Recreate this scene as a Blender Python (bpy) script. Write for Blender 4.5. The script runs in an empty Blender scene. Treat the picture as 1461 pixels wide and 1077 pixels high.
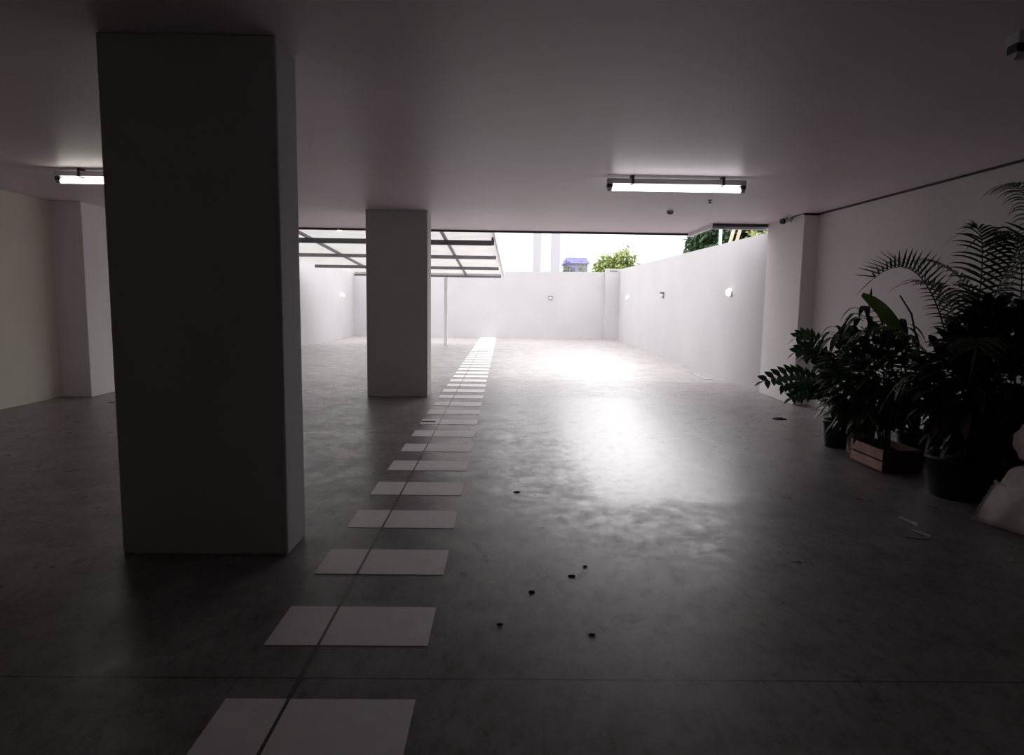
import bpy, bmesh, math, random
from mathutils import Vector, Matrix
random.seed(7)
S = bpy.context.scene
COL = S.collection
PI = math.pi

# ------------------------------------------------------------------ materials
def mat(name, col, rough=.6, var=0.0, scale=6.0, metal=0.0, bump=0.0, spec=.5, trans=0.0, emit=None, es=0.0, var_col=None):
    m = bpy.data.materials.new(name); m.use_nodes = True
    nt = m.node_tree; N = nt.nodes; L = nt.links
    b = N['Principled BSDF']
    b.inputs['Roughness'].default_value = rough
    b.inputs['Metallic'].default_value = metal
    b.inputs['Specular IOR Level'].default_value = spec
    tc = N.new('ShaderNodeTexCoord')
    no = N.new('ShaderNodeTexNoise'); no.inputs['Scale'].default_value = scale; no.inputs['Detail'].default_value = 5
    L.new(tc.outputs['Object'], no.inputs['Vector'])
    rp = N.new('ShaderNodeValToRGB')
    c2 = var_col if var_col else tuple(c * (1 - var) for c in col)
    rp.color_ramp.elements[0].color = (*c2, 1); rp.color_ramp.elements[1].color = (*col, 1)
    rp.color_ramp.elements[0].position = .35; rp.color_ramp.elements[1].position = .65
    L.new(no.outputs['Fac'], rp.inputs['Fac']); L.new(rp.outputs['Color'], b.inputs['Base Color'])
    if bump:
        bp = N.new('ShaderNodeBump'); bp.inputs['Strength'].default_value = bump; bp.inputs['Distance'].default_value = .01
        n2 = N.new('ShaderNodeTexNoise'); n2.inputs['Scale'].default_value = scale * 8; n2.inputs['Detail'].default_value = 4
        L.new(tc.outputs['Object'], n2.inputs['Vector'])
        L.new(n2.outputs['Fac'], bp.inputs['Height']); L.new(bp.outputs['Normal'], b.inputs['Normal'])
    if emit:
        b.inputs['Emission Color'].default_value = (*emit, 1); b.inputs['Emission Strength'].default_value = es
    if trans:
        tr = N.new('ShaderNodeBsdfTranslucent'); L.new(rp.outputs['Color'], tr.inputs['Color'])
        mx = N.new('ShaderNodeMixShader'); mx.inputs[0].default_value = trans
        L.new(b.outputs[0], mx.inputs[1]); L.new(tr.outputs[0], mx.inputs[2])
        L.new(mx.outputs[0], N['Material Output'].inputs['Surface'])
    return m

def floor_mat(name, c_light, c_dark, r0, r1, joints=True, spec=.33, worn=None):
    """power-floated concrete: cloudy tone, small pits and stains, saw-cut joints, uneven polish"""
    m = bpy.data.materials.new(name); m.use_nodes = True
    nt = m.node_tree; N = nt.nodes; L = nt.links; b = N['Principled BSDF']
    b.inputs['Specular IOR Level'].default_value = spec
    tc = N.new('ShaderNodeTexCoord')
    def noise(sc, det=5, ro=.6, stretch=None):
        n = N.new('ShaderNodeTexNoise'); n.inputs['Scale'].default_value = sc; n.inputs['Detail'].default_value = det; n.inputs['Roughness'].default_value = ro
        if stretch:
            mp = N.new('ShaderNodeMapping'); mp.inputs['Scale'].default_value = stretch
            L.new(tc.outputs['Object'], mp.inputs['Vector']); L.new(mp.outputs[0], n.inputs['Vector'])
        else: L.new(tc.outputs['Object'], n.inputs['Vector'])
        return n
    def ramp(src, p0, p1, a, bb):
        r = N.new('ShaderNodeValToRGB'); e = r.color_ramp.elements
        e[0].position = p0; e[1].position = p1; e[0].color = (*a, 1); e[1].color = (*bb, 1)
        L.new(src, r.inputs['Fac']); return r
    def mul(a, bsock, f=1.0):
        x = N.new('ShaderNodeMix'); x.data_type = 'RGBA'; x.blend_type = 'MULTIPLY'; x.inputs[0].default_value = f
        L.new(a, x.inputs[6]); L.new(bsock, x.inputs[7]); return x.outputs[2]
    base = ramp(noise(.55, 6).outputs['Fac'], .3, .7, c_dark, c_light).outputs['Color']
    base = mul(base, ramp(noise(3.2, 8, .7).outputs['Fac'], .32, .6, (.62, .60, .61), (1, 1, 1)).outputs['Color'])
    base = mul(base, ramp(noise(17, 9, .8, (1, .5, 1)).outputs['Fac'], .33, .50, (.42, .40, .40), (1, 1, 1)).outputs['Color'], .8)
    if joints:
        sx = N.new('ShaderNodeSeparateXYZ'); L.new(tc.outputs['Object'], sx.inputs[0])
        def line(axis, pos, hw):
            s = N.new('ShaderNodeMath'); s.operation = 'SUBTRACT'; L.new(sx.outputs[axis], s.inputs[0]); s.inputs[1].default_value = pos
            a = N.new('ShaderNodeMath'); a.operation = 'ABSOLUTE'; L.new(s.outputs[0], a.inputs[0])
            g = N.new('ShaderNodeMath'); g.operation = 'LESS_THAN'; L.new(a.outputs[0], g.inputs[0]); g.inputs[1].default_value = hw
            return g.outputs[0]
        tot = None
        for ax, p, hw in joints:
            l = line(ax, p, hw)
            if tot is None: tot = l
            else:
                mx = N.new('ShaderNodeMath'); mx.operation = 'MAXIMUM'; L.new(tot, mx.inputs[0]); L.new(l, mx.inputs[1]); tot = mx.outputs[0]
        base = mul(base, ramp(tot, 0, 1, (1, 1, 1), (.45, .42, .42)).outputs['Color'])
    L.new(base, b.inputs['Base Color'])
    rr = N.new('ShaderNodeMapRange'); rr.inputs[1].default_value = .3; rr.inputs[2].default_value = .7
    rr.inputs[3].default_value = r0; rr.inputs[4].default_value = r1
    L.new(noise(2.3, 8, .72).outputs['Fac'], rr.inputs[0]); fine = N.new('ShaderNodeMapRange'); fine.inputs[1].default_value = .35; fine.inputs[2].default_value = .6; fine.inputs[3].default_value = .10; fine.inputs[4].default_value = -.02
    L.new(noise(9, 9, .75, (1, .7, 1)).outputs['Fac'], fine.inputs[0])
    ra = N.new('ShaderNodeMath'); ra.operation = 'ADD'; L.new(rr.outputs[0], ra.inputs[0]); L.new(fine.outputs[0], ra.inputs[1]); rsock = ra.outputs[0]
    sl = N.new('ShaderNodeMapRange'); sl.inputs[1].default_value = .36; sl.inputs[2].default_value = .50; sl.inputs[3].default_value = spec * .25; sl.inputs[4].default_value = spec * 1.1
    L.new(noise(13, 9, .78, (1, .6, 1)).outputs['Fac'], sl.inputs[0]); L.new(sl.outputs[0], b.inputs['Specular IOR Level'])
    if worn:                                         # a patch of floor rubbed smooth, with a ragged edge
        wx0, wx1, wy0, wy1, wr = worn
        nd = N.new('ShaderNodeMath'); nd.operation = 'MULTIPLY_ADD'; L.new(noise(1.7, 6, .7).outputs['Fac'], nd.inputs[0]); nd.inputs[1].default_value = .7; nd.inputs[2].default_value = -.35
        def edge(axis, lo, hi):
            c = N.new('ShaderNodeMath'); c.operation = 'SUBTRACT'; L.new(sx.outputs[axis], c.inputs[0]); c.inputs[1].default_value = (lo + hi) / 2
            a = N.new('ShaderNodeMath'); a.operation = 'ABSOLUTE'; L.new(c.outputs[0], a.inputs[0])
            q = N.new('ShaderNodeMath'); q.operation = 'ADD'; L.new(a.outputs[0], q.inputs[0]); L.new(nd.outputs[0], q.inputs[1])
            g = N.new('ShaderNodeMapRange'); g.interpolation_type = 'SMOOTHSTEP'; g.inputs[1].default_value = (hi - lo) / 2 + .16; g.inputs[2].default_value = (hi - lo) / 2 - .16
            L.new(q.outputs[0], g.inputs[0]); return g.outputs[0]
        mk = N.new('ShaderNodeMath'); mk.operation = 'MULTIPLY'; L.new(edge(0, wx0, wx1), mk.inputs[0]); L.new(edge(1, wy0, wy1), mk.inputs[1])
        mx = N.new('ShaderNodeMix'); mx.inputs[3].default_value = wr; L.new(mk.outputs[0], mx.inputs[0]); L.new(rsock, mx.inputs[2]); rsock = mx.outputs[0]
    L.new(rsock, b.inputs['Roughness'])
    bp = N.new('ShaderNodeBump'); bp.inputs['Strength'].default_value = .12; bp.inputs['Distance'].default_value = .01
    L.new(noise(5, 4).outputs['Fac'], bp.inputs['Height']); L.new(bp.outputs['Normal'], b.inputs['Normal'])
    return m

M = {}
M['wall'] = mat('white_wall_paint', (.82, .79, .79), .75, .05, 1.2, bump=.05)
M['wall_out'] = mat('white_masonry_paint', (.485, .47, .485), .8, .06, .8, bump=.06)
M['ceil'] = mat('ceiling_paint', (.87, .765, .815), .45, .06, .7)
M['wall_tube_tint'] = mat('tube_tinted_wall_paint', (.82, .79, .69), .75, .05, 1.2, bump=.05)  # wall paint with the left tube's warm tint mixed into its colour
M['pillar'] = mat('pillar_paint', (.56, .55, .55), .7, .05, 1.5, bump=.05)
M['floor'] = floor_mat('polished_concrete', (.35, .32, .325), (.26, .23, .235), .23, .41,
                       joints=[(0, -.771, .011), (1, 7.27, .008), (1, 2.395, .006), (1, 12.62, .012)], worn=(.66, 2.3, 4.72, 10.2, .27))
M['ground'] = floor_mat('yard_concrete', (.41, .385, .375), (.34, .315, .305), .26, .46, joints=[(0, -.771, .009), (1, 18.5, .012), (1, 24, .012)])
M['mark'] = mat('white_floor_paint', (.92, .88, .89), .55, .07, 9)
M['mark'].node_tree.nodes['Principled BSDF'].inputs['Specular IOR Level'].default_value = .8
M['darkmetal'] = mat('dark_steel', (.05, .05, .055), .5, .2, 20)
M['drip_shade'] = mat('dark_drip_and_shadow_strip', (.06, .05, .055), .6, .2, 12)  # slab drip strips, also the painted shadow lines at the right wall's top
M['galv'] = mat('grey_painted_steel', (.22, .21, .23), .5, .15, 15)
M['white_metal'] = mat('white_painted_steel', (.78, .77, .79), .45, .06, 10)
M['sheet'] = mat('translucent_roof_sheet', (.82, .81, .80), .5, .06, 2, trans=.5)
M['tube'] = mat('lit_tube', (.9, .9, .9), .4, 0, 5, emit=(1, .95, .98), es=5)
M['tube_warm'] = mat('lit_tube_warm', (.9, .9, .9), .4, 0, 5, emit=(1, .97, .85), es=5)
M['tube_off'] = mat('unlit_tube', (.7, .7, .72), .25, .03, 5)
M['lamp_cold'] = mat('lit_lamp_glass', (.9, .9, .9), .4, 0, 5, emit=(1, .96, .9), es=5)
M['lamp_warm'] = mat('lit_warm_lamp_glass', (.9, .85, .7), .4, 0, 5, emit=(1, .82, .5), es=10)
M['lamp_off'] = mat('unlit_lamp_glass', (.75, .75, .76), .3, .05, 5)
M['black'] = mat('black_plastic', (.012, .012, .014), .42, .2, 10)
M['greypl'] = mat('grey_plastic', (.30, .29, .29), .5, .1, 10)
M['whitepl'] = mat('white_plastic', (.75, .74, .74), .35, .05, 10)
M['wood'] = mat('crate_pine', (.74, .49, .37), .7, .0, 7, var_col=(.55, .34, .26), bump=.2)
M['wood_dark'] = mat('crate_post_wood', (.16, .075, .06), .75, .3, 9, bump=.2)
M['soil'] = mat('potting_soil', (.03, .022, .016), .95, .4, 30, bump=.5)
M['leaf_gloss'] = mat('glossy_leaf', (.04, .11, .035), .32, .35, 9, trans=.15)
M['leaf_bush'] = mat('dark_leaf', (.035, .08, .038), .38, .4, 9, trans=.12)
M['leaf_paddle'] = mat('fresh_green_leaf', (.10, .17, .035), .4, .3, 6, trans=.35)
M['leaf_palm'] = mat('palm_leaf', (.055, .11, .04), .42, .35, 9, trans=.15)
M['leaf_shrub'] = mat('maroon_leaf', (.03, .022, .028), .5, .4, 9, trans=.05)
M['stem'] = mat('plant_stem', (.07, .09, .035), .6, .3, 12)
M['rachis'] = mat('palm_rachis', (.12, .10, .05), .55, .3, 12)
M['sack'] = mat('woven_sack', (.80, .765, .72), .75, .12, 14, bump=.3)
M['sack_red'] = mat('sack_stained', (.78, .68, .655), .75, .2, 5, bump=.3)
M['string'] = mat('white_string', (.75, .75, .74), .6, .1, 20)
M['deadleaf'] = mat('dead_leaf', (.05, .035, .025), .8, .4, 30)
M['rag'] = mat('dark_rag', (.02, .017, .02), .85, .4, 20)
M['tree_bright'] = mat('yellow_green_tree_leaf', (.27, .33, .10), .6, .0, .9, trans=.3, var_col=(.19, .25, .075))  # bright yellow-green foliage, varied between two tones
M['tree_dark'] = mat('dark_tree_leaf', (.05, .10, .04), .6, .0, .9, trans=.2, var_col=(.03, .065, .03))
M['tree_mid'] = mat('olive_tree_leaf', (.19, .22, .10), .6, .3, .9, trans=.25)
M['tree_pale'] = mat('pale_yellow_leaf', (.42, .43, .19), .6, .3, .9, trans=.3)
M['tree_blue'] = mat('violet_blossom_leaf', (.085, .085, .20), .6, .3, .9, trans=.2)
M['bark'] = mat('tree_bark', (.14, .11, .08), .85, .4, 6, bump=.3)
M['palepole'] = mat('pale_timber_pole', (.62, .52, .42), .7, .2, 8)
M['tower'] = mat('pale_tower_render', (.43, .42, .45), .8, .04, .5)
M['house'] = mat('violet_grey_render', (.24, .235, .33), .8, .08, 1)
M['roofblue'] = mat('blue_roof_sheet', (.13, .13, .26), .6, .1, 2)
M['roofpink'] = mat('pale_pink_roof', (.42, .35, .35), .7, .1, 2)
M['glassdark'] = mat('dark_window_glass', (.12, .13, .18), .15, .1, 2)
M['earth'] = mat('outside_earth', (.40, .38, .33), .9, .25, .3)

# ------------------------------------------------------------------ mesh helpers
class MB:
    def __init__(s): s.v = []; s.f = []; s.smooth = []
    def add(s, vs, fs, sm=False):
        o = len(s.v); s.v += [tuple(v) for v in vs]
        s.f += [tuple(i + o for i in f) for f in fs]; s.smooth += [sm] * len(fs)
    def box(s, x0, x1, y0, y1, z0, z1, mtx=None):
        vs = [(x, y, z) for z in (z0, z1) for y in (y0, y1) for x in (x0, x1)]
        if mtx: vs = [mtx @ Vector(v) for v in vs]
        s.add(vs, [(0, 2, 3, 1), (4, 5, 7, 6), (0, 1, 5, 4), (2, 6, 7, 3), (0, 4, 6, 2), (1, 3, 7, 5)])
    def prism(s, poly, z0, z1):
        n = len(poly); z0 = z0 if isinstance(z0, (list, tuple)) else [z0] * n; z1 = z1 if isinstance(z1, (list, tuple)) else [z1] * n
        vs = [(p[0], p[1], z0[i]) for i, p in enumerate(poly)] + [(p[0], p[1], z1[i]) for i, p in enumerate(poly)]
        s.add(vs, [tuple(range(n - 1, -1, -1)), tuple(range(n, 2 * n))] + [(i, (i + 1) % n, n + (i + 1) % n, n + i) for i in range(n)])
    def tube(s, pts, r, seg=8, cap=True):
        pts = [Vector(p) for p in pts]; n = len(pts)
        rs = r if isinstance(r, (list, tuple)) else [r] * n
        vs = []; up = None
        for i, p in enumerate(pts):
            t = (pts[min(i + 1, n - 1)] - pts[max(i - 1, 0)])
            t = t.normalized() if t.length > 1e-9 else Vector((0, 0, 1))
            if up is None: up = t.orthogonal().normalized()
            up = (up - t * up.dot(t)); up = up.normalized() if up.length > 1e-6 else t.orthogonal().normalized()
            w = t.cross(up)
            for k in range(seg):
                a = 2 * PI * k / seg; vs.append(p + (up * math.cos(a) + w * math.sin(a)) * rs[i])
        fs = [(i * seg + k, i * seg + (k + 1) % seg, (i + 1) * seg + (k + 1) % seg, (i + 1) * seg + k) for i in range(n - 1) for k in range(seg)]
        s.add(vs, fs, True)
        if cap:
            s.add(vs[:seg], [tuple(range(seg - 1, -1, -1))]); s.add(vs[-seg:], [tuple(range(seg))])
    def lathe(s, prof, c=(0, 0, 0), seg=24, axis='z', sm=True):
        c = Vector(c); vs = []
        for r, h in prof:
            for k in range(seg):
                a = 2 * PI * k / seg
                p = (r * math.cos(a), r * math.sin(a), h)
                if axis == 'x': p = (h, p[0], p[1])
                if axis == 'y': p = (p[0], h, p[1])
                vs.append(c + Vector(p))
        n = len(prof)
        s.add(vs, [(i * seg + k, i * seg + (k + 1) % seg, (i + 1) * seg + (k + 1) % seg, (i + 1) * seg + k) for i in range(n - 1) for k in range(seg)], sm)
        if prof[0][0] > 1e-5: s.add(vs[:seg], [tuple(range(seg - 1, -1, -1))])
        if prof[-1][0] > 1e-5: s.add(vs[-seg:], [tuple(range(seg))])
    def leaf(s, p, d, n, L, W, droop=.25, fold=.25, seg=4, shape='ovate'):
        """one leaf blade: base p, direction d, face normal n"""
        d = d.normalized(); n = (n - d * n.dot(d)); n = n.normalized() if n.length > 1e-4 else d.orthogonal().normalized()
        w = d.cross(n); vs = []
        for i in range(seg + 1):
            t = i / seg
            if shape == 'ovate': hw = W * .5 * math.sin(PI * min(1, .06 + t ** .8 * .94)) if i < seg else 0.002
            elif shape == 'blade': hw = W * .5 * (1 - t ** 2.2) * (.55 + .45 * min(1, t * 4)) + .001
            else: hw = W * .5 * math.sin(PI * (t * .93 + .05)) ** .7 if i < seg else .003
            c = p + d * (L * t * (1 - .15 * droop * t)) - Vector((0, 0, 1)) * (droop * L * t * t * .6)
            vs += [c - w * hw + n * (fold * hw), c, c + w * hw + n * (fold * hw)]
        fs = []
        for i in range(seg):
            a = i * 3; fs += [(a, a + 1, a + 4, a + 3), (a + 1, a + 2, a + 5, a + 4)]
        s.add(vs, fs, True)
    def build(s, name, m, parent=None, bevel=0.0):
        me = bpy.data.meshes.new(name); me.from_pydata(s.v, [], s.f); me.update()
        for p, sm in zip(me.polygons, s.smooth): p.use_smooth = sm
        me.materials.append(m if not isinstance(m, str) else M[m])
        o = bpy.data.objects.new(name, me); COL.objects.link(o)
        if bevel:
            bv = o.modifiers.new('bevel', 'BEVEL'); bv.width = bevel; bv.segments = 2; bv.limit_method = 'ANGLE'
        if parent: o.parent = parent
        return o

def tag(o, label=None, cat=None, group=None, kind=None):
    if label: o['label'] = label
    if cat: o['category'] = cat
    if group: o['group'] = group
    if kind: o['kind'] = kind
    return o
def empty(name, loc=(0, 0, 0), label=None, cat=None, group=None):
    o = bpy.data.objects.new(name, None); COL.objects.link(o); o.location = loc; o.empty_display_size = .05
    return tag(o, label, cat, group)
def struct(name, mb, m, label=None, cat=None, bevel=0.0):
    return tag(mb.build(name, m, None, bevel), label, cat, None, 'structure')
def copy_tree(o, parent=None):
    c = o.copy(); COL.objects.link(c)
    if parent: c.parent = parent
    for ch in list(o.children): copy_tree(ch, c)
    return c
def bez(P, t):
    a = (1 - t)
    return P[0] * a ** 3 + P[1] * 3 * a * a * t + P[2] * 3 * a * t * t + P[3] * t ** 3
def rnd(a, b): return random.uniform(a, b)

# ------------------------------------------------------------------ camera
H = 1.45; PITCH, ROLL, YAW, F = .11084, .01399, .01421, 930.46
cam = bpy.data.cameras.new('camera'); co = bpy.data.objects.new('camera', cam); COL.objects.link(co)
fwd = Vector((math.sin(YAW), math.cos(YAW), 0)); rt = Vector((math.cos(YAW), -math.sin(YAW), 0)); up = Vector((0, 0, 1))
Fd = fwd * math.cos(PITCH) - up * math.sin(PITCH); U = fwd * math.sin(PITCH) + up * math.cos(PITCH)
cx = rt * math.cos(ROLL) + U * math.sin(ROLL); cy = -rt * math.sin(ROLL) + U * math.cos(ROLL)
mw = Matrix((cx, cy, -Fd)).transposed().to_4x4(); mw.translation = (0, 0, H); co.matrix_world = mw
cam.sensor_fit = 'HORIZONTAL'; cam.sensor_width = 36; cam.lens = F / 1461 * 36; cam.clip_start = .05; cam.clip_end = 400
S.camera = co

# ------------------------------------------------------------------ setting: parking deck
HC = 2.848; BACK = -5.0; YE = 12.62; YS = 11.05; XS = 3.5
b = MB(); b.prism([(-6.75, BACK - .2), (5.1, BACK - .2), (5.1, YE), (-6.75, YE)], -.2, 0); struct('floor', b, 'floor')
b = MB(); b.prism([(-7.2, YE), (5.6, YE), (5.6, 29.4), (-7.2, 29.4)], -.2, 0); struct('ground', b, 'ground')
b = MB(); b.prism([(-6.9, BACK - .2), (5.1, BACK - .2), (5.1, YS), (XS, YS), (XS, YE), (-6.9, YE)], HC, HC + .35); struct('ceiling', b, 'ceil')
b = MB(); b.prism([(-6.75, BACK), (-6.55, BACK), (-6.55, 11.0), (-6.75, 11.0)], 0, HC); struct('wall_left', b, 'wall_tube_tint')
b = MB(); b.prism([(4.92, BACK), (5.1, BACK), (5.1, 11.05), (4.62, 11.05), (4.62, 9.72), (4.80, 5.6)], 0, HC); struct('wall_right', b, 'wall')
b = MB(); b.box(-6.75, 5.1, BACK - .2, BACK, 0, HC); struct('wall_back', b, 'wall')
def pillar(x0, x1, y0, y1, lab, m='pillar'):
    b = MB(); b.box(x0, x1, y0, y1, 0, HC)
    return struct('pillar', b, m, lab, 'pillar', .012)
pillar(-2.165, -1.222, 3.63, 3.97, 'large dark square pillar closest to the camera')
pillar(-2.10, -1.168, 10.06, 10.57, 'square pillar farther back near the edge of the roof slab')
pillar(4.40, 4.70, 9.72, 11.05, 'wall pillar at the end of the right wall beside the plants', 'wall')
pillar(-6.60, -6.10, 9.67, 11.0, 'wall pillar on the left wall below the left tube light', 'wall')
# drip strips and white gutter under the slab edge
b = MB(); b.box(-6.9, XS + .02, YE - .02, YE + .03, HC - .036, HC + .02); struct('trim_1', b, 'drip_shade')
b = MB(); b.box(XS - .01, XS + .06, YS + .03, YE + .03, HC - .06, HC + .03); struct('trim_2', b, 'white_metal')
b = MB(); b.box(XS - .02, 4.45, YS, YS + .04, HC - .045, HC + .0); struct('trim_3', b, 'drip_shade')
b = MB(); b.box(XS - .02, 4.45, YS + .045, YS + .12, HC - .085, HC - .02); struct('trim_4', b, 'white_metal')

b = MB(); b.prism([(4.90, BACK), (4.93, BACK), (4.81, 5.6), (4.63, 9.72), (4.60, 9.70), (4.78, 5.6)], HC - .022, HC); struct('shadow_strip_1', b, 'drip_shade')  # dark strip standing in for the shadow gap between right wall and ceiling
b = MB(); b.box(4.39, 4.62, 9.705, 9.722, HC - .03, HC); struct('shadow_strip_2', b, 'drip_shade')  # the shadow line carried across the wall pillar's front as a dark strip
# yard walls (tops climb slightly away from the building)
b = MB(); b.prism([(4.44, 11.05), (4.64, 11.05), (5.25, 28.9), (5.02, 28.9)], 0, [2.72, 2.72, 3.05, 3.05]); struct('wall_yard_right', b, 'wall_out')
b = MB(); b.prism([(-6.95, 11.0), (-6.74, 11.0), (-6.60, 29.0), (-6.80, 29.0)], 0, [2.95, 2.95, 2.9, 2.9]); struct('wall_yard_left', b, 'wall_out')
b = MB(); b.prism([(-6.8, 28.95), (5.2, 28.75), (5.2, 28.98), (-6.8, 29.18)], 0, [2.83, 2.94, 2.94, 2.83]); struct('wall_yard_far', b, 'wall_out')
b = MB(); b.box(4.40, 5.05, 28.45, 28.76, 0, 3.06); pier = struct('pillar', b, 'wall_out', 'white corner pier where the far and right yard walls meet', 'pillar')
b = MB(); b.box(-.16, .16, -.012, 0, -.06, 0); o = b.build('grey_plate', 'galv', pier); o.location = (4.74, 28.449, 2.99)  # thin grey plate on the pier's front, just below its top
b = MB(); b.box(-90, 90, 29.4, 160, -.6, -.3); b.box(5.6, 90, 8, 29.4, -.6, -.3); struct('ground', b, 'earth')

# ------------------------------------------------------------------ white floor rectangles
ORD = ('nearest second third fourth fifth sixth seventh eighth ninth tenth eleventh twelfth thirteenth fourteenth fifteenth sixteenth seventeenth eighteenth nineteenth twentieth '
       'twenty-first twenty-second twenty-third twenty-fourth twenty-fifth twenty-sixth twenty-seventh twenty-eighth twenty-ninth thirtieth thirty-first thirty-second thirty-third '
       'thirty-fourth thirty-fifth thirty-sixth thirty-seventh').split()
tL, tM, tR, tY, tP, tT = -.9993, -.7706, -.3061, 1.901, .7362, .3567
b = MB(); b.box(tL, tM - .007, 0, tT, .0005, .003); b.box(tM + .007, tR, 0, tT, .0005, .003)
t0 = None
for i in range(37):
    y = tY + i * tP
    if i == 0: t0 = o = b.build('floor_marking', 'mark')
    else: o = t0.copy(); COL.objects.link(o)
    o.location = (0, y, 0)
    lab = ('white painted floor rectangle cut off by the bottom edge, nearest of the row' if i == 0 else
           'white painted floor rectangle against the far wall, last of the row' if i == 36 else
           'white painted floor rectangle, %s of the row counted from the camera' % ORD[i])
    tag(o, lab, 'floor marking', 'white rectangles in a row along the floor', 'thing')

# ------------------------------------------------------------------ tube lights
def tube_light(x, y, label, tube, L=1.5):
    r = empty('tube_light', (x, y, HC), label, 'light', 'tube lights on the ceiling')
    b = MB(); b.box(0, L, -.045, .045, -.085, -.03); b.build('housing', 'white_metal', r, .004)
    for px in (.27, L - .25):
        b = MB(); b.box(px - .015, px + .015, -.05, .05, -.088, 0); b.build('mounting_clip', 'darkmetal', r)
    for px in (0, L - .06):
        b = MB(); b.box(px, px + .06, -.035, .035, -.125, -.083); b.build('end_cap', 'darkmetal', r, .006)
    b = MB(); b.tube([(.03, 0, -.128), (L - .03, 0, -.128)], .028, 14); b.build('tube', tube, r)
    for px in (.006, L - .052):
        b = MB(); b.tube([(px, 0, -.128), (px + .046, 0, -.128)], .031, 12); b.build('tube_socket', 'whitepl', r)
    return r
tube_light(1.10, 7.22, 'lit tube light on the ceiling above the open floor on the right', 'tube')
tube_light(-4.86, 7.32, 'lit tube light half hidden behind the large near pillar', 'tube_warm')
tube_light(2.50, 3.36, 'unlit tube light at the top right corner of the photo', 'tube_off')
# smoke detector, sprinkler
r = empty('smoke_detector', (2.42, 9.72, HC), 'small round smoke detector on the ceiling behind the right tube light', 'smoke detector')
b = MB(); b.lathe([(.055, 0), (.055, -.015)], seg=20); b.build('base', 'whitepl', r)
b = MB(); b.lathe([(.05, -.015), (.046, -.035), (.025, -.05), (0, -.052)], seg=20); b.build('sensor_head', 'galv', r)
r = empty('ceiling_sprinkler', (2.68, 8.7, HC), 'tiny ceiling sprinkler head right of the smoke detector', 'sprinkler')
b = MB(); b.lathe([(.03, 0), (.03, -.006), (.012, -.01), (.01, -.035)], seg=14); b.build('body', 'galv', r)
b = MB(); b.lathe([(.028, -.036), (.028, -.041), (0, -.042)], seg=14); b.build('deflector', 'darkmetal', r)
# security camera
r = empty('security_camera', (4.40, 10.17, 2.80), 'small white security camera with dark lens on the right wall pillar', 'camera')
b = MB(); b.lathe([(.045, 0), (.045, -.012), (.02, -.025), (.016, -.05)], seg=16, axis='x'); b.build('mount', 'whitepl', r)
b = MB(); b.tube([(-.05, 0, 0), (-.085, -.03, .0), (-.14, -.05, -.02)], [.03, .045, .045], 16); b.build('body', 'whitepl', r)
b = MB(); b.tube([(-.14, -.05, -.02), (-.175, -.063, -.028)], [.046, .04], 16); b.build('lens', 'black', r)
b = MB(); b.tube([(-.01, -.02, .03), (-.012, -.15, .042), (-.012, -.44, .043)], .008, 8); b.build('cable', 'black', r)

# ------------------------------------------------------------------ bulkhead lamps on the yard walls
def bulkhead(loc, ang, label, glass, hood=False):
    r = empty('wall_lamp', loc, label, 'lamp', 'round lamps on the yard walls'); r.rotation_euler.z = ang   # +x of the lamp points off the wall
    b = MB(); b.lathe([(.085, 0), (.085, .03), (.078, .04)], seg=20, axis='x'); b.build('base', 'whitepl' if not hood else 'galv', r)
    b = MB(); b.lathe([(.072, .04), (.066, .075), (.045, .10), (0, .11)], seg=20, axis='x'); b.build('glass', glass, r)
    if hood:
        b = MB(); b.box(.0, .12, -.09, .09, .05, .09); b.build('hood', 'galv', r, .01)
    return r
def xr(y): return 4.44 + (y - 11.05) * (5.02 - 4.44) / (28.9 - 11.05)
def xl(y): return -6.74 + (y - 11) * .14 / 18
bulkhead((xr(12.95), 12.95, 1.757), PI, 'round lit lamp on the right yard wall closest to the building', 'lamp_cold')
bulkhead((xr(19.3), 19.3, 1.80), PI, 'hooded lamp in the middle of the right yard wall', 'lamp_off', True)
bulkhead((xr(25.9), 25.9, 1.81), PI, 'round lit lamp on the right yard wall near the corner pier', 'lamp_cold')
bulkhead((2.05, 28.82, 1.78), -PI / 2, 'unlit hooded lamp on the far yard wall', 'lamp_off', True)
bulkhead((xl(26.9), 26.9, 1.75), 0, 'warm glowing lamp on the left yard wall', 'lamp_warm')

# ------------------------------------------------------------------ carport in the yard
def zr(y): return 3.10 - (y - 12.7) * .0545    # underside of sheet
r = empty('carport', (0, 0, 0), 'steel carport with pale sheet roof on the left side of the yard', 'carport')
b = MB(); poly = [(-6.45, 12.75), (-.30, 12.75), (-.04, 23.6), (-5.3, 23.6), (-6.45, 20.9)]
b.prism(poly, [zr(p[1]) for p in poly], [zr(p[1]) + .02 for p in poly]); b.build('roof_sheet', 'sheet', r)
for y, x0, x1, hh, m in ((15.2, -6.4, -.29, .11, 'darkmetal'), (17.9, -6.4, -.22, .09, 'galv'), (20.6, -5.87, -.17, .09, 'galv')):
    b = MB(); b.box(x0, x1, y - .05, y + .05, zr(y) - hh - .06, zr(y) - .06); b.build('beam', m, r)
b = MB(); b.box(-.295, -.235, 15.1, 15.16, zr(15.2) - .17, zr(15.2) + .05); b.build('beam_end_plate', 'darkmetal', r)
b = MB(); b.box(-5.25, -.10, 23.25, 23.35, zr(23.3) - .07, zr(23.3) + .02)
b.build('fascia', 'white_metal', r)
b = MB(); b.box(-5.25, -.10, 23.2, 23.36, zr(23.3) - .13, zr(23.3) - .07); b.build('edge_beam', 'galv', r)
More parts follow.
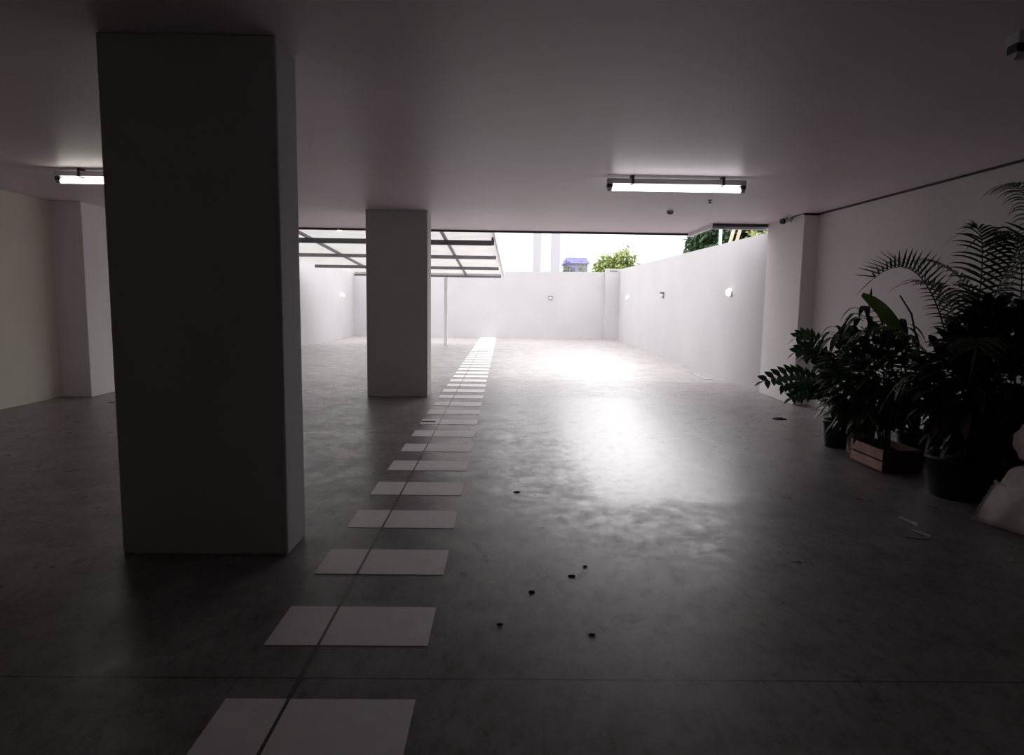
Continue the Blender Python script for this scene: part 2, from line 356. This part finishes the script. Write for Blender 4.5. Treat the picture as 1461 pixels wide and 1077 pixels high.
for x in (-1.35, -4.5, -2.9):
    b = MB(); vs = []
    for y in (12.8, 23.3):
        for dx in (-.03, .03):
            for dz in (-.06, -.001): vs.append((x + dx, y, zr(y) + dz))
    b.add(vs, [(0, 1, 3, 2), (4, 6, 7, 5), (0, 4, 5, 1), (2, 3, 7, 6), (0, 2, 6, 4), (1, 5, 7, 3)]); b.build('rafter', 'galv', r)
b = MB(); vs = []
for y, x in ((12.75, -.30), (23.6, -.04)):
    for dx in (.0, .05):
        for dz in (-.05, .14): vs.append((x + dx, y, zr(y) + dz))
b.add(vs, [(0, 1, 3, 2), (4, 6, 7, 5), (0, 4, 5, 1), (2, 3, 7, 6), (0, 2, 6, 4), (1, 5, 7, 3)]); b.build('side_flashing', 'white_metal', r)
for x in (-2.05, -4.35):
    b = MB(); b.box(x - .055, x + .055, 23.2, 23.31, 0, zr(23.3) - .13); b.build('post', 'white_metal', r)
l = empty('ceiling_lamp', (-3.47, 14.0, zr(14.0)), 'small glowing lamp under the carport roof', 'lamp')
b = MB(); b.lathe([(.07, 0), (.07, -.03)], seg=18); b.build('base', 'whitepl', l)
b = MB(); b.lathe([(.06, -.03), (.05, -.07), (0, -.09)], seg=18); b.build('glass', 'lamp_warm', l)

# ------------------------------------------------------------------ floor bits
r = empty('drain_grate', (4.19, 13.1, 0), 'narrow floor drain grate beside the right yard wall', 'drain')
b = MB(); b.box(-.07, -.05, 0, 1.1, .0, .004); b.box(.05, .07, 0, 1.1, .0, .004); b.box(-.07, .07, -.02, 0, 0, .004); b.box(-.07, .07, 1.1, 1.12, 0, .004); b.build('frame', 'galv', r)
b = MB(); b.box(-.05, .05, 0, 1.1, .0004, .001); b.build('channel', 'galv', r)
b = MB()
for k in range(16): b.box(-.05, .05, .02 + k * .068, .05 + k * .068, .001, .003)
b.build('bars', 'whitepl', r)
b = MB(); b.box(-.985, -.825, 7.935, 7.955, .003, .012); tag(b.build('metal_strip', 'darkmetal'), 'thin dark metal strip lying across a white floor rectangle', 'metal strip')
def crumple(name, x, y, sx, sy, h, m, label, cat, group=None, n=7):
    b = MB(); vs = []; 
    for j in range(n):
        for i in range(n):
            u, v = i / (n - 1) * 2 - 1, j / (n - 1) * 2 - 1
            rr = max(abs(u), abs(v)); k = 1 - .35 * rr * abs(math.sin(5 * math.atan2(v, u + 1e-6) + x * 9))
            vs.append((x + u * sx * k, y + v * sy * k, .002 + max(0, h * (1 - rr * rr) * (.4 + .6 * random.random()))))
    fs = [(j * n + i, j * n + i + 1, (j + 1) * n + i + 1, (j + 1) * n + i) for j in range(n - 1) for i in range(n - 1)]
    b.add(vs, fs, True); o = b.build(name, m)
    sd = o.modifiers.new('thick', 'SOLIDIFY'); sd.thickness = .0015; sd.offset = 1
    return tag(o, label, cat, group)
crumple('rag', 3.66, 8.45, .10, .07, .03, 'rag', 'crumpled dark rag on the floor by the right wall pillar', 'rag')
for i, (x, y, s, l) in enumerate(((.385, 3.37, .022, 'dark dead leaf on the bare floor, left one of the close pair'), (.473, 3.50, .014, 'small round dark crumb on the floor behind the close pair of leaves'),
        (.16, 3.17, .02, 'dark dead leaf lying alone nearest the white rectangles'), (.0, 2.83, .016, 'curled dead leaf on the floor closest to the camera on the left'),
        (.41, 2.74, .016, 'dead leaf on the floor closest to the camera on the right'), (.12, 4.95, .03, 'flat dark leaf scrap farthest out on the open floor'))):
    crumple('dead_leaf', x, y, s, s * .7, .008, 'deadleaf', l, 'leaf', 'dead leaves and crumbs on the open floor', 5)
crumple('dead_leaf', -5.5, 9.2, .08, .03, .012, 'deadleaf', 'dark leaf on the floor in front of the left wall pillar', 'leaf', None, 5)
b = MB(); b.tube([(2.80, 4.41, .006), (2.80, 4.37, .008), (2.815, 4.32, .006), (2.822, 4.27, .007), (2.815, 4.24, .005)], [.009, .008, .006, .013, .005], 7); tag(b.build('plastic_scrap', 'string'), 'short white plastic scrap on the floor in front of the sacks', 'scrap')
b = MB(); b.tube([(2.60, 4.03, .004), (2.68, 3.99, .005), (2.74, 4.0, .006), (2.765, 4.03, .005), (2.75, 4.09, .005), (2.72, 4.14, .004)], .007, 7); tag(b.build('white_string', 'string'), 'bent white string on the floor nearer than the plastic scrap', 'string')

# ------------------------------------------------------------------ pots and plants by the right wall
def pot(root, r0, r1, h, m='black', rim=.012):
    b = MB(); b.lathe([(r0 * .98, 0), (r1, h - .03), (r1 + rim, h - .03), (r1 + rim, h), (r1 - .008, h), (r1 - .012, h - .035)], seg=28); b.build('pot', m, root)
    b = MB(); b.lathe([(r1 - .014, h - .05), (r1 * .5, h - .035), (0, h - .03)], seg=24); b.build('soil', 'soil', root)
def pinnate(root, P, n, L, W, m, stemmat='stem', r=.006, name='frond', start=.25, shape='ovate', rise=.3, droop=.2, sweep=.6, one=None, face=None):
    """a frond: curved stalk with paired leaflets; the stalk is the part, its leaflets a sub-part"""
    P = [Vector(p) for p in P]; N = 16
    b = MB(); b.tube([bez(P, i / N) for i in range(N + 1)], [r * (1 - .75 * i / N) for i in range(N + 1)], 6); st = b.build(name, stemmat, root)
    b = MB()
    for k in range(n):
        t = start + (1 - start) * (k + .5) / n
        p = bez(P, t); tg = (bez(P, min(1, t + .01)) - bez(P, t - .01)).normalized()
        side = tg.cross(Vector((0, 0, 1))); side = side.normalized() if side.length > .05 else Vector((1, 0, 0))
        nu = side.cross(tg)
        if face:
            nu = Vector(face); side = nu.cross(tg).normalized()
        ll = L * (.55 + .45 * math.sin(PI * min(1, .15 + .8 * (k + .5) / n))) * rnd(.88, 1.1)
        for s in ((1, -1) if one is None else one):
            d = side * s + tg * sweep + nu * rise + Vector((rnd(-.1, .1), rnd(-.1, .1), rnd(-.1, .1)))
            b.leaf(p, d, nu + side * s * -.4, ll, W, droop, .2, 5, shape)
    tg = (P[3] - P[2]).normalized(); b.leaf(P[3], tg, Vector((0, 0, 1)), L * .8, W, droop, .2, 5, shape)
    o = b.build('leaflets', m, st); return st
def rel(root, pts): return [Vector(p) - root.location for p in pts]
def bush(root, c, rad, n, L, W, m, shape='ovate', stems=7, droop=.5, base=(0, 0, .2)):
    base = Vector(base); c = Vector(c); tips = []
    for k in range(stems):
        a = 2 * PI * k / stems + rnd(-.3, .3); q = rnd(.3, .9)
        tip = c + Vector((math.cos(a) * rad[0] * q, math.sin(a) * rad[1] * q, rnd(-.1, .85) * rad[2])); tips.append(tip)
        mid = (base + tip) / 2 + Vector((rnd(-.04, .04), rnd(-.04, .04), .05))
        b = MB(); b.tube([base + (mid - base) * .0 + Vector((math.cos(a) * .03, math.sin(a) * .03, 0)), (base * 2 + mid) / 3, mid, (mid + tip) / 2, tip], [.009, .008, .007, .005, .003], 6); b.build('stem', 'stem', root)
    b = MB()
    for k in range(n):
        while True:
            v = Vector((rnd(-1, 1), rnd(-1, 1), rnd(-1, 1)))
            if .25 < v.length < 1: break
        p = c + Vector((v.x * rad[0], v.y * rad[1], v.z * rad[2]))
        d = v.normalized() + Vector((rnd(-.6, .6), rnd(-.6, .6), rnd(-.5, .5)))
        b.leaf(p, d, Vector((rnd(-.5, .5), rnd(-.5, .5), 1)), L * rnd(.65, 1.15), W * rnd(.7, 1.1), droop, .25, 4, shape)
    b.build('foliage', m, root)

# glossy pinnate plant in the far black pot
r = empty('potted_plant', (3.55, 6.78, 0), 'potted plant with glossy paired leaflets reaching out in front of the wall pillar', 'plant', 'potted plants along the right wall')
pot(r, .11, .135, .29)
for tip, lift in (((2.60, 6.42, .73), .55), ((3.08, 6.8, 1.0), .6), ((2.95, 6.55, .55), .35), ((3.10, 6.85, 1.15), .6), ((3.15, 6.45, .9), .5), ((3.45, 6.6, 1.2), .5),
                  ((3.0, 6.95, .62), .35), ((3.75, 6.95, 1.2), .5), ((3.25, 6.6, .62), .35), ((3.3, 7.05, .95), .5), ((3.85, 6.6, 1.0), .4)):
    t = Vector(tip) - r.location; p0 = Vector((t.x * .06, t.y * .06, .26))
    pinnate(r, [p0, p0 + Vector((t.x * .12, t.y * .12, lift)), Vector((t.x * .62, t.y * .62, t.z + .14)), t], 10, .15, .058, 'leaf_gloss', rise=.12, droop=.1, sweep=.8, start=.3, face=(rnd(-.3, .3), -.8, rnd(.3, .7)))
# small grey pot between
r = empty('potted_plant', (3.62, 6.47, 0), 'bushy small plant in a grey pot between the black pot and the crate', 'plant', 'potted plants along the right wall')
pot(r, .085, .105, .22, 'greypl')
bush(r, (-.08, 0, .62), (.30, .26, .36), 260, .14, .055, 'leaf_gloss', stems=6, base=(0, 0, .19))
# crate
r = empty('wooden_crate', (3.40, 5.67, 0), 'low reddish wooden slat crate holding plants on the floor', 'crate')
cw, cl = .36, .53
for nm, x in (('side_panel', 0), ('side_panel', cw - .014)):
    b = MB(); b.box(x, x + .014, .0, cl, .012, .098); b.box(x, x + .014, 0, cl, .112, .205); b.build(nm, 'wood', r, .002)
for y in (-.014, cl):
    b = MB(); b.box(0, cw, y, y + .014, .012, .098); b.box(0, cw, y, y + .014, .112, .205); b.build('end_panel', 'wood_dark', r, .002)
for x in (.014, cw - .044):
    for y in (0.0, cl - .03):
        b = MB(); b.box(x, x + .03, y, y + .03, 0, .205); b.build('corner_post', 'wood_dark', r)
b = MB(); b.box(.014, cw - .014, 0, cl, .006, .016); b.build('floor_board', 'wood_dark', r)
r = empty('bushy_plant', (3.58, 5.93, .017), 'dense dark leafy bush growing out of the wooden crate', 'plant', 'potted plants along the right wall')
b = MB(); b.box(-.14, .14, -.22, .22, 0, .13); b.build('soil', 'soil', r)
bush(r, (-.13, .02, .80), (.42, .42, .46), 820, .16, .072, 'leaf_bush', stems=12, base=(0, 0, .12))
# tall plant with drooping leaves and one broad paddle leaf, behind the crate
r = empty('tall_plant', (3.98, 6.15, 0), 'tall plant with drooping leaves and one broad bright green leaf above the crate', 'plant', 'potted plants along the right wall')
pot(r, .12, .15, .30)
hub = Vector((-.62, -.15, 1.42))
for (q, dr) in (((-.62, -.15, 1.42), 0), ((-.40, -.25, 1.30), 1), ((-.75, .05, 1.22), 2)):
    q = Vector(q)
    b = MB(); b.tube([(0, 0, .26), q * .35 + Vector((0, 0, .25)), q * .8 + Vector((0, 0, .08)), q], [.013, .011, .008, .005], 7); b.build('stem', 'stem', r)
    b = MB()
    for k in range(13):
        a = 2 * PI * k / 13 + dr; base = q + Vector((rnd(-.03, .03), rnd(-.03, .03), rnd(-.10, .05)))
        e = base + Vector((math.cos(a) * .1, math.sin(a) * .1, .03)); b.tube([base, e], .003, 5)
        b.leaf(e, Vector((math.cos(a), math.sin(a), -.05)), Vector((0, 0, 1)), rnd(.15, .23), .055, 1.3, .25, 6, 'ovate')
    b.build('leaf_whorl', 'leaf_bush', r)
b = MB(); b.tube([(-.62, -.15, 1.40), (-.615, -.15, 1.50), (-.61, -.15, 1.57)], [.004, .004, .004], 5); b.leaf(Vector((-.61, -.15, 1.55)), Vector((.05, 0, 1)), Vector((0, -1, 0)), .1, .025, 0, .2, 4, 'ovate'); b.build('bud', 'leaf_bush', r)
b = MB(); b.tube([(0, 0, .26), (-.1, -.2, .9), (-.36, -.38, 1.42), (-.50, -.42, 1.58)], [.012, .01, .008, .006], 7); b.build('paddle_stalk', 'stem', r)
b = MB(); b.leaf(Vector((-.84, -.42, 1.58)), Vector((.85, .0, -.62)), Vector((-.35, -.6, .75)), .62, .2, .35, .25, 10, 'paddle'); b.build('paddle_leaf', 'leaf_paddle', r)
# areca palm in the big black pot
r = empty('potted_palm', (3.64, 4.98, 0), 'tall arching palm in a big black pot beside the crate', 'palm', 'potted plants along the right wall')
pot(r, .225, .26, .32)
def palmfrond(root, pts, n=26, L=.30, W=.022, rise=.2, droop=.55, one=None, start=.35, sweep=.55):
    pinnate(root, rel(root, pts), n, L, W, 'leaf_palm', 'rachis', .009, 'frond', start, 'blade', rise, droop, sweep, one)
Pp = (3.62, 5.0, .29)
palmfrond(r, [Pp, (3.66, 5.25, 1.35), (3.42, 5.35, 2.08), (2.99, 5.3, 1.70)], 24, .24, .016, .9, .1)
palmfrond(r, [Pp, (3.6, 5.0, 1.0), (3.75, 5.1, 1.5), (4.15, 5.2, 2.10)], 26, .34, .022, .7, .2)
palmfrond(r, [Pp, (3.7, 5.1, 1.4), (3.95, 5.3, 2.2), (3.78, 5.35, 2.12)], 22, .30, .02, .4, .5)
palmfrond(r, [Pp, (3.5, 5.0, .9), (3.3, 5.2, 1.5), (2.95, 5.4, 1.25)], 22, .30, .022, .2, .7)
palmfrond(r, [Pp, (3.6, 4.9, .9), (3.5, 4.7, 1.45), (3.3, 4.5, 1.2)], 22, .30, .022, .2, .8)
palmfrond(r, [Pp, (3.7, 5.1, 1.0), (3.8, 5.4, 1.7), (3.6, 5.7, 1.7)], 24, .32, .022, .3, .6)
palmfrond(r, [Pp, (3.65, 5.0, .9), (3.75, 4.9, 1.4), (4.0, 4.8, 1.6)], 24, .32, .022, .3, .6)
palmfrond(r, [Pp, (3.65, 4.95, .7), (3.7, 4.8, 1.2), (3.95, 4.45, 1.15)], 22, .30, .022, .2, .8)
palmfrond(r, [Pp, (3.6, 5.0, .8), (3.45, 5.1, 1.15), (3.2, 5.2, .85)], 20, .28, .022, .1, .9)
# second palm behind
r = empty('potted_palm', (4.22, 5.35, 0), 'taller palm against the right wall at the edge of the photo', 'palm', 'potted plants along the right wall')
pot(r, .2, .23, .30)
Pp = (4.22, 5.35, .27)
palmfrond(r, [Pp, (4.3, 5.3, 1.6), (4.35, 5.3, 2.5), (3.99, 5.3, 2.46)], 26, .26, .018, .2, .8, None, .45)
palmfrond(r, [Pp, (4.2, 5.3, 1.3), (4.25, 5.2, 2.15), (3.86, 5.2, 2.08)], 26, .34, .022, .1, .9)
palmfrond(r, [Pp, (4.2, 5.4, 1.1), (4.1, 5.6, 1.8), (3.8, 5.9, 1.9)], 26, .34, .022, .3, .7)
palmfrond(r, [Pp, (4.2, 5.2, 1.0), (4.2, 4.9, 1.8), (4.0, 4.6, 1.75)], 26, .34, .022, .2, .8)
palmfrond(r, [Pp, (4.3, 5.3, 1.0), (4.45, 5.1, 1.9), (4.4, 4.7, 2.0)], 26, .34, .022, .2, .7)
palmfrond(r, [Pp, (4.2, 5.5, 1.0), (4.3, 5.8, 1.6), (4.3, 6.2, 1.6)], 24, .34, .022, .2, .8)
# very dark shrub mass in the corner
r = empty('dark_shrub', (4.02, 4.80, 0), 'dense nearly black shrub behind the white sacks', 'plant', 'potted plants along the right wall')
pot(r, .19, .23, .34)
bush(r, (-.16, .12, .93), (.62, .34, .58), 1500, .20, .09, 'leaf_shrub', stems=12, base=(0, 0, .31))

# ------------------------------------------------------------------ white sacks
def sack(name, loc, sx, sy, sz, label, m, seed=1):
    r = empty(name, loc, label, 'sack', 'stacked white sacks')
    me = bmesh.new(); bmesh.ops.create_cube(me, size=2)
    bmesh.ops.subdivide_edges(me, edges=me.edges[:], cuts=11, use_grid_fill=True)
    for v in me.verts:
        x, y, z = v.co
        pil = ((1 - abs(x) ** 5) * (1 - abs(y) ** 5)) ** .5
        k = .05 * math.sin(5 * x + seed) * math.sin(4 * y + 2 * seed) + .025 * math.sin(12 * x + 8 * y + seed)
        if z > 0: zz = 1 + z * (.50 + .50 * pil + k)
        else: zz = 1 + z * (.72 + .28 * min(1, pil * 3))
        side = 1 - .10 * z * z + .012 * math.sin(7 * z + 5 * (x + y) + seed)
        rr = max(abs(x), abs(y)); corner = 1 - .10 * (abs(x * y)) ** 3
        v.co = Vector((x * sx * (side if abs(x) > .98 else 1) * corner, y * sy * (side if abs(y) > .98 else 1) * corner, sz * zz))
    d = bpy.data.meshes.new('body'); me.to_mesh(d); me.free()
    for p in d.polygons: p.use_smooth = True
    d.materials.append(M[m]); o = bpy.data.objects.new('body', d); COL.objects.link(o); o.parent = r
    sd = o.modifiers.new('sub', 'SUBSURF'); sd.levels = 1; sd.render_levels = 2
    return r
s1 = sack('sack', (3.80, 4.10, 0), .365, .35, .212, 'white woven sack with frayed edge on the floor, under the other sack', 'sack', 2)
# the open mouth of the sack, folded down to the floor
A, T, B0, C0 = Vector((-.335, .30, .27)), Vector((-.495, .278, .004)), Vector((-.385, -.10, .004)), Vector((-.33, -.15, .30))
n = 9; vs = []
for i in range(n):
    for k in range(n):
        u, v = i / (n - 1), k / (n - 1)
        p = (A * (1 - u) + T * u) * (1 - v) + (C0 * (1 - u) + B0 * u) * v
        bulge = .035 * math.sin(PI * u) * math.sin(PI * v) + .008 * math.sin(14 * v + 3 * u)
        p += Vector((-bulge, -.4 * bulge, .3 * bulge)); p.z = max(.003, p.z); vs.append(p)
b = MB(); b.add(vs, [(i * n + k, i * n + k + 1, (i + 1) * n + k + 1, (i + 1) * n + k) for i in range(n - 1) for k in range(n - 1)], True)
fl = b.build('mouth_flap', 'sack', s1); sd = fl.modifiers.new('thick', 'SOLIDIFY'); sd.thickness = .006; sd.offset = 0
b = MB()
for k in range(60):
    t = k / 59; p = A * (1 - t) + T * t + Vector((rnd(-.006, .006), rnd(-.006, .006), 0))
    b.leaf(p, Vector((-.6 + rnd(-.4, .4), .1, .75 + rnd(-.5, .5))), Vector((0, -1, .2)), rnd(.02, .042), .015, .4, .2, 3, 'blade')
b.build('frayed_edge', 'string', s1)
sack('sack', (3.86, 4.10, .435), .37, .33, .145, 'white sack lying on top of the frayed sack', 'sack_red', 5)

# ------------------------------------------------------------------ beyond the walls
def tree(name, x, y, h, rad, n, L, m, label, z0=-.3, group=None, lobes=22, low=.35):
    r = empty(name, (x, y, z0), label, 'tree', group)
    b = MB(); b.tube([(0, 0, 0), (.05 * h, .02, h * .35), (0, 0, h * .7)], [h * .035, h * .025, h * .012], 8); b.build('trunk', 'bark', r)
    b = MB(); c = Vector((0, 0, h * (1 + low) / 2)); R = Vector((rad, rad, h * (1 - low) / 2))
    cl = [Vector((0, 0, 0))]
    while len(cl) < lobes:
        v = Vector((rnd(-1, 1), rnd(-1, 1), rnd(-1, 1)))
        if .1 < v.length < 1: cl.append(v.normalized() * rnd(.45, .68))
    for k in range(n):
        q = random.choice(cl); v = Vector((random.gauss(0, 1), random.gauss(0, 1), random.gauss(0, 1))).normalized() * rnd(.2, .42)
        p = q + v
        if p.length > 1.05: p = p.normalized() * 1.05
        b.leaf(c + Vector((p.x * R.x, p.y * R.y, p.z * R.z)), v + Vector((rnd(-.5, .5), rnd(-.5, .5), rnd(-.6, .2))), Vector((rnd(-1, 1), rnd(-1, 1), 1)), L * rnd(.6, 1.2), L * .5, .4, .2, 2)
    b.build('crown', m, r); return r
G = 'trees beyond the yard walls'
tree('tree', 7.75, 45, 5.75, 1.75, 5200, .32, 'tree_bright', 'round bright yellow-green tree behind the corner pier', group=G)
tree('tree', 5.5, 44, 4.6, .55, 500, .2, 'tree_mid', 'small olive bush left of the bright green tree', group=G)
tree('tree', 6.15, 52, 5.2, .75, 600, .22, 'tree_mid', 'low olive tree between the blue house and the bright tree', group=G)
tree('tree', 5.15, 54.5, 5.3, .6, 500, .22, 'tree_mid', 'small olive tree between the pale tower and the blue house', group=G)
tree('tree', 5.35, 57, 6.0, .6, 600, .22, 'tree_blue', 'slim violet-blue tree against the blue house', group=G)
tree('dark_tree', 8.2, 24.5, 5.9, 1.75, 9000, .30, 'tree_dark', 'big dark green tree above the right yard wall', group=G, low=.2)
tree('dark_tree', 7.9, 20, 5.2, 1.35, 7000, .28, 'tree_dark', 'second dark green tree beside the white pole', group=G, low=.2)
tree('pale_tree', 6.35, 16, 4.1, .75, 4200, .12, 'tree_pale', 'pale yellow-green bush above the right yard wall next to the wall pillar', group=G, low=.25)
b = MB(); b.tube([(4.93, 15.1, -.3), (4.93, 15.1, 4.2)], .035, 10); tag(b.build('white_pole', 'white_metal'), 'thin white upright pole beyond the right yard wall', 'pole')
for x0, lab in ((5.25, 'left of two leaning pale timber poles beyond the right yard wall'), (5.42, 'right of two leaning pale timber poles beyond the right yard wall')):
    b = MB(); b.tube([(x0, 18, -.3), (x0 + 1.35, 18, 5.0)], [.05, .045], 10); tag(b.build('leaning_pole', 'palepole'), lab, 'pole', 'leaning pale poles')
for xa, xb, xc, xd, lab in ((3.06, 3.90, 3.06, 3.90, 'left of two pale towers rising behind the far wall'), (4.93, 5.93, 5.06, 5.88, 'right of two pale towers rising behind the far wall')):
    b = MB(); vs = [(xa, 70, -.3), (xb, 70, -.3), (xb, 71, -.3), (xa, 71, -.3), (xc, 70, 20), (xd, 70, 20), (xd, 71, 20), (xc, 71, 20)]
    b.add(vs, [(0, 3, 2, 1), (4, 5, 6, 7), (0, 1, 5, 4), (1, 2, 6, 5), (2, 3, 7, 6), (3, 0, 4, 7)]); tag(b.build('tower', 'tower'), lab, 'tower', 'pale towers behind the far wall')
r = empty('house', (6.85, 62, -.3), 'violet-blue house behind the far wall', 'house')
b = MB(); b.box(-.95, 1.0, 0, 4, 0, 5.7); b.build('wall', 'house', r)
b = MB(); b.add([(-1.15, -.2, 5.7), (1.2, -.2, 5.7), (1.2, 4.2, 5.7), (-1.15, 4.2, 5.7), (-.9, .6, 6.3), (.9, .6, 6.3), (.9, 3.4, 6.3), (-.9, 3.4, 6.3)],
                [(0, 3, 2, 1), (4, 5, 6, 7), (0, 1, 5, 4), (1, 2, 6, 5), (2, 3, 7, 6), (3, 0, 4, 7)]); b.build('roof', 'roofblue', r)
for x in (-.6, .25):
    b = MB(); b.box(x, x + .4, -.03, 0, 4.7, 5.3); b.build('window', 'glassdark', r)
r = empty('house', (1.95, 62, -.3), 'small pale pink roofed house low behind the far wall left of the towers', 'house')
b = MB(); b.box(-.45, .45, 0, 3, 0, 4.85); b.build('wall', 'wall_out', r)
b = MB(); b.add([(-.6, -.2, 4.8), (.6, -.2, 4.8), (.6, 3.2, 4.8), (-.6, 3.2, 4.8), (-.3, .5, 5.25), (.3, .5, 5.25), (.3, 2.5, 5.25), (-.3, 2.5, 5.25)],
                [(0, 3, 2, 1), (4, 5, 6, 7), (0, 1, 5, 4), (1, 2, 6, 5), (2, 3, 7, 6), (3, 0, 4, 7)]); b.build('roof', 'roofpink', r)

# ------------------------------------------------------------------ overcast sky
w = bpy.data.worlds.new('overcast_sky'); S.world = w; w.use_nodes = True
nt = w.node_tree; N = nt.nodes; L = nt.links
bg = N['Background']; bg.inputs['Color'].default_value = (1.0, .985, 1.0, 1)
# thin cloud over the low sun ahead of the camera, slightly to the right: a broad bright area of sky
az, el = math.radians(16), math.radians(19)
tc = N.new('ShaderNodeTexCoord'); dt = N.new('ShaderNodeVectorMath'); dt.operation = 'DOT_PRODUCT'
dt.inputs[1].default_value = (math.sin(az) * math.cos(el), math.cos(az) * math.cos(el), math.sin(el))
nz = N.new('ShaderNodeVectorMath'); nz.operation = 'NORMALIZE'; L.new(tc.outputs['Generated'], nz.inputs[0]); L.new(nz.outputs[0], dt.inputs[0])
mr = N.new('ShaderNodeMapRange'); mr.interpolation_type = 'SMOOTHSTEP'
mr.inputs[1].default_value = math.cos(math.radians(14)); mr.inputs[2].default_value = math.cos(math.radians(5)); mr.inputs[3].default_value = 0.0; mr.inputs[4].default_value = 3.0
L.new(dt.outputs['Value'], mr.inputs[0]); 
# overcast sky: three times as bright overhead as at the horizon
sp = N.new('ShaderNodeSeparateXYZ'); L.new(nz.outputs[0], sp.inputs[0])
zc = N.new('ShaderNodeMath'); zc.operation = 'MAXIMUM'; L.new(sp.outputs[2], zc.inputs[0]); zc.inputs[1].default_value = 0
ma = N.new('ShaderNodeMath'); ma.operation = 'MULTIPLY_ADD'; L.new(zc.outputs[0], ma.inputs[0]); ma.inputs[1].default_value = 2.2; ma.inputs[2].default_value = 1.15
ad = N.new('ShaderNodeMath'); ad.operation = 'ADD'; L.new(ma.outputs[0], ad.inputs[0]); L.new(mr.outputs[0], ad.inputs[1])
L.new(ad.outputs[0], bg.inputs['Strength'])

S.cycles.diffuse_bounces = 8; S.cycles.max_bounces = 14
S.view_settings.view_transform = 'Standard'; S.view_settings.look = 'None'
S.view_settings.exposure = 0.45; S.view_settings.gamma = 1.0; S.view_settings.use_curve_mapping = False
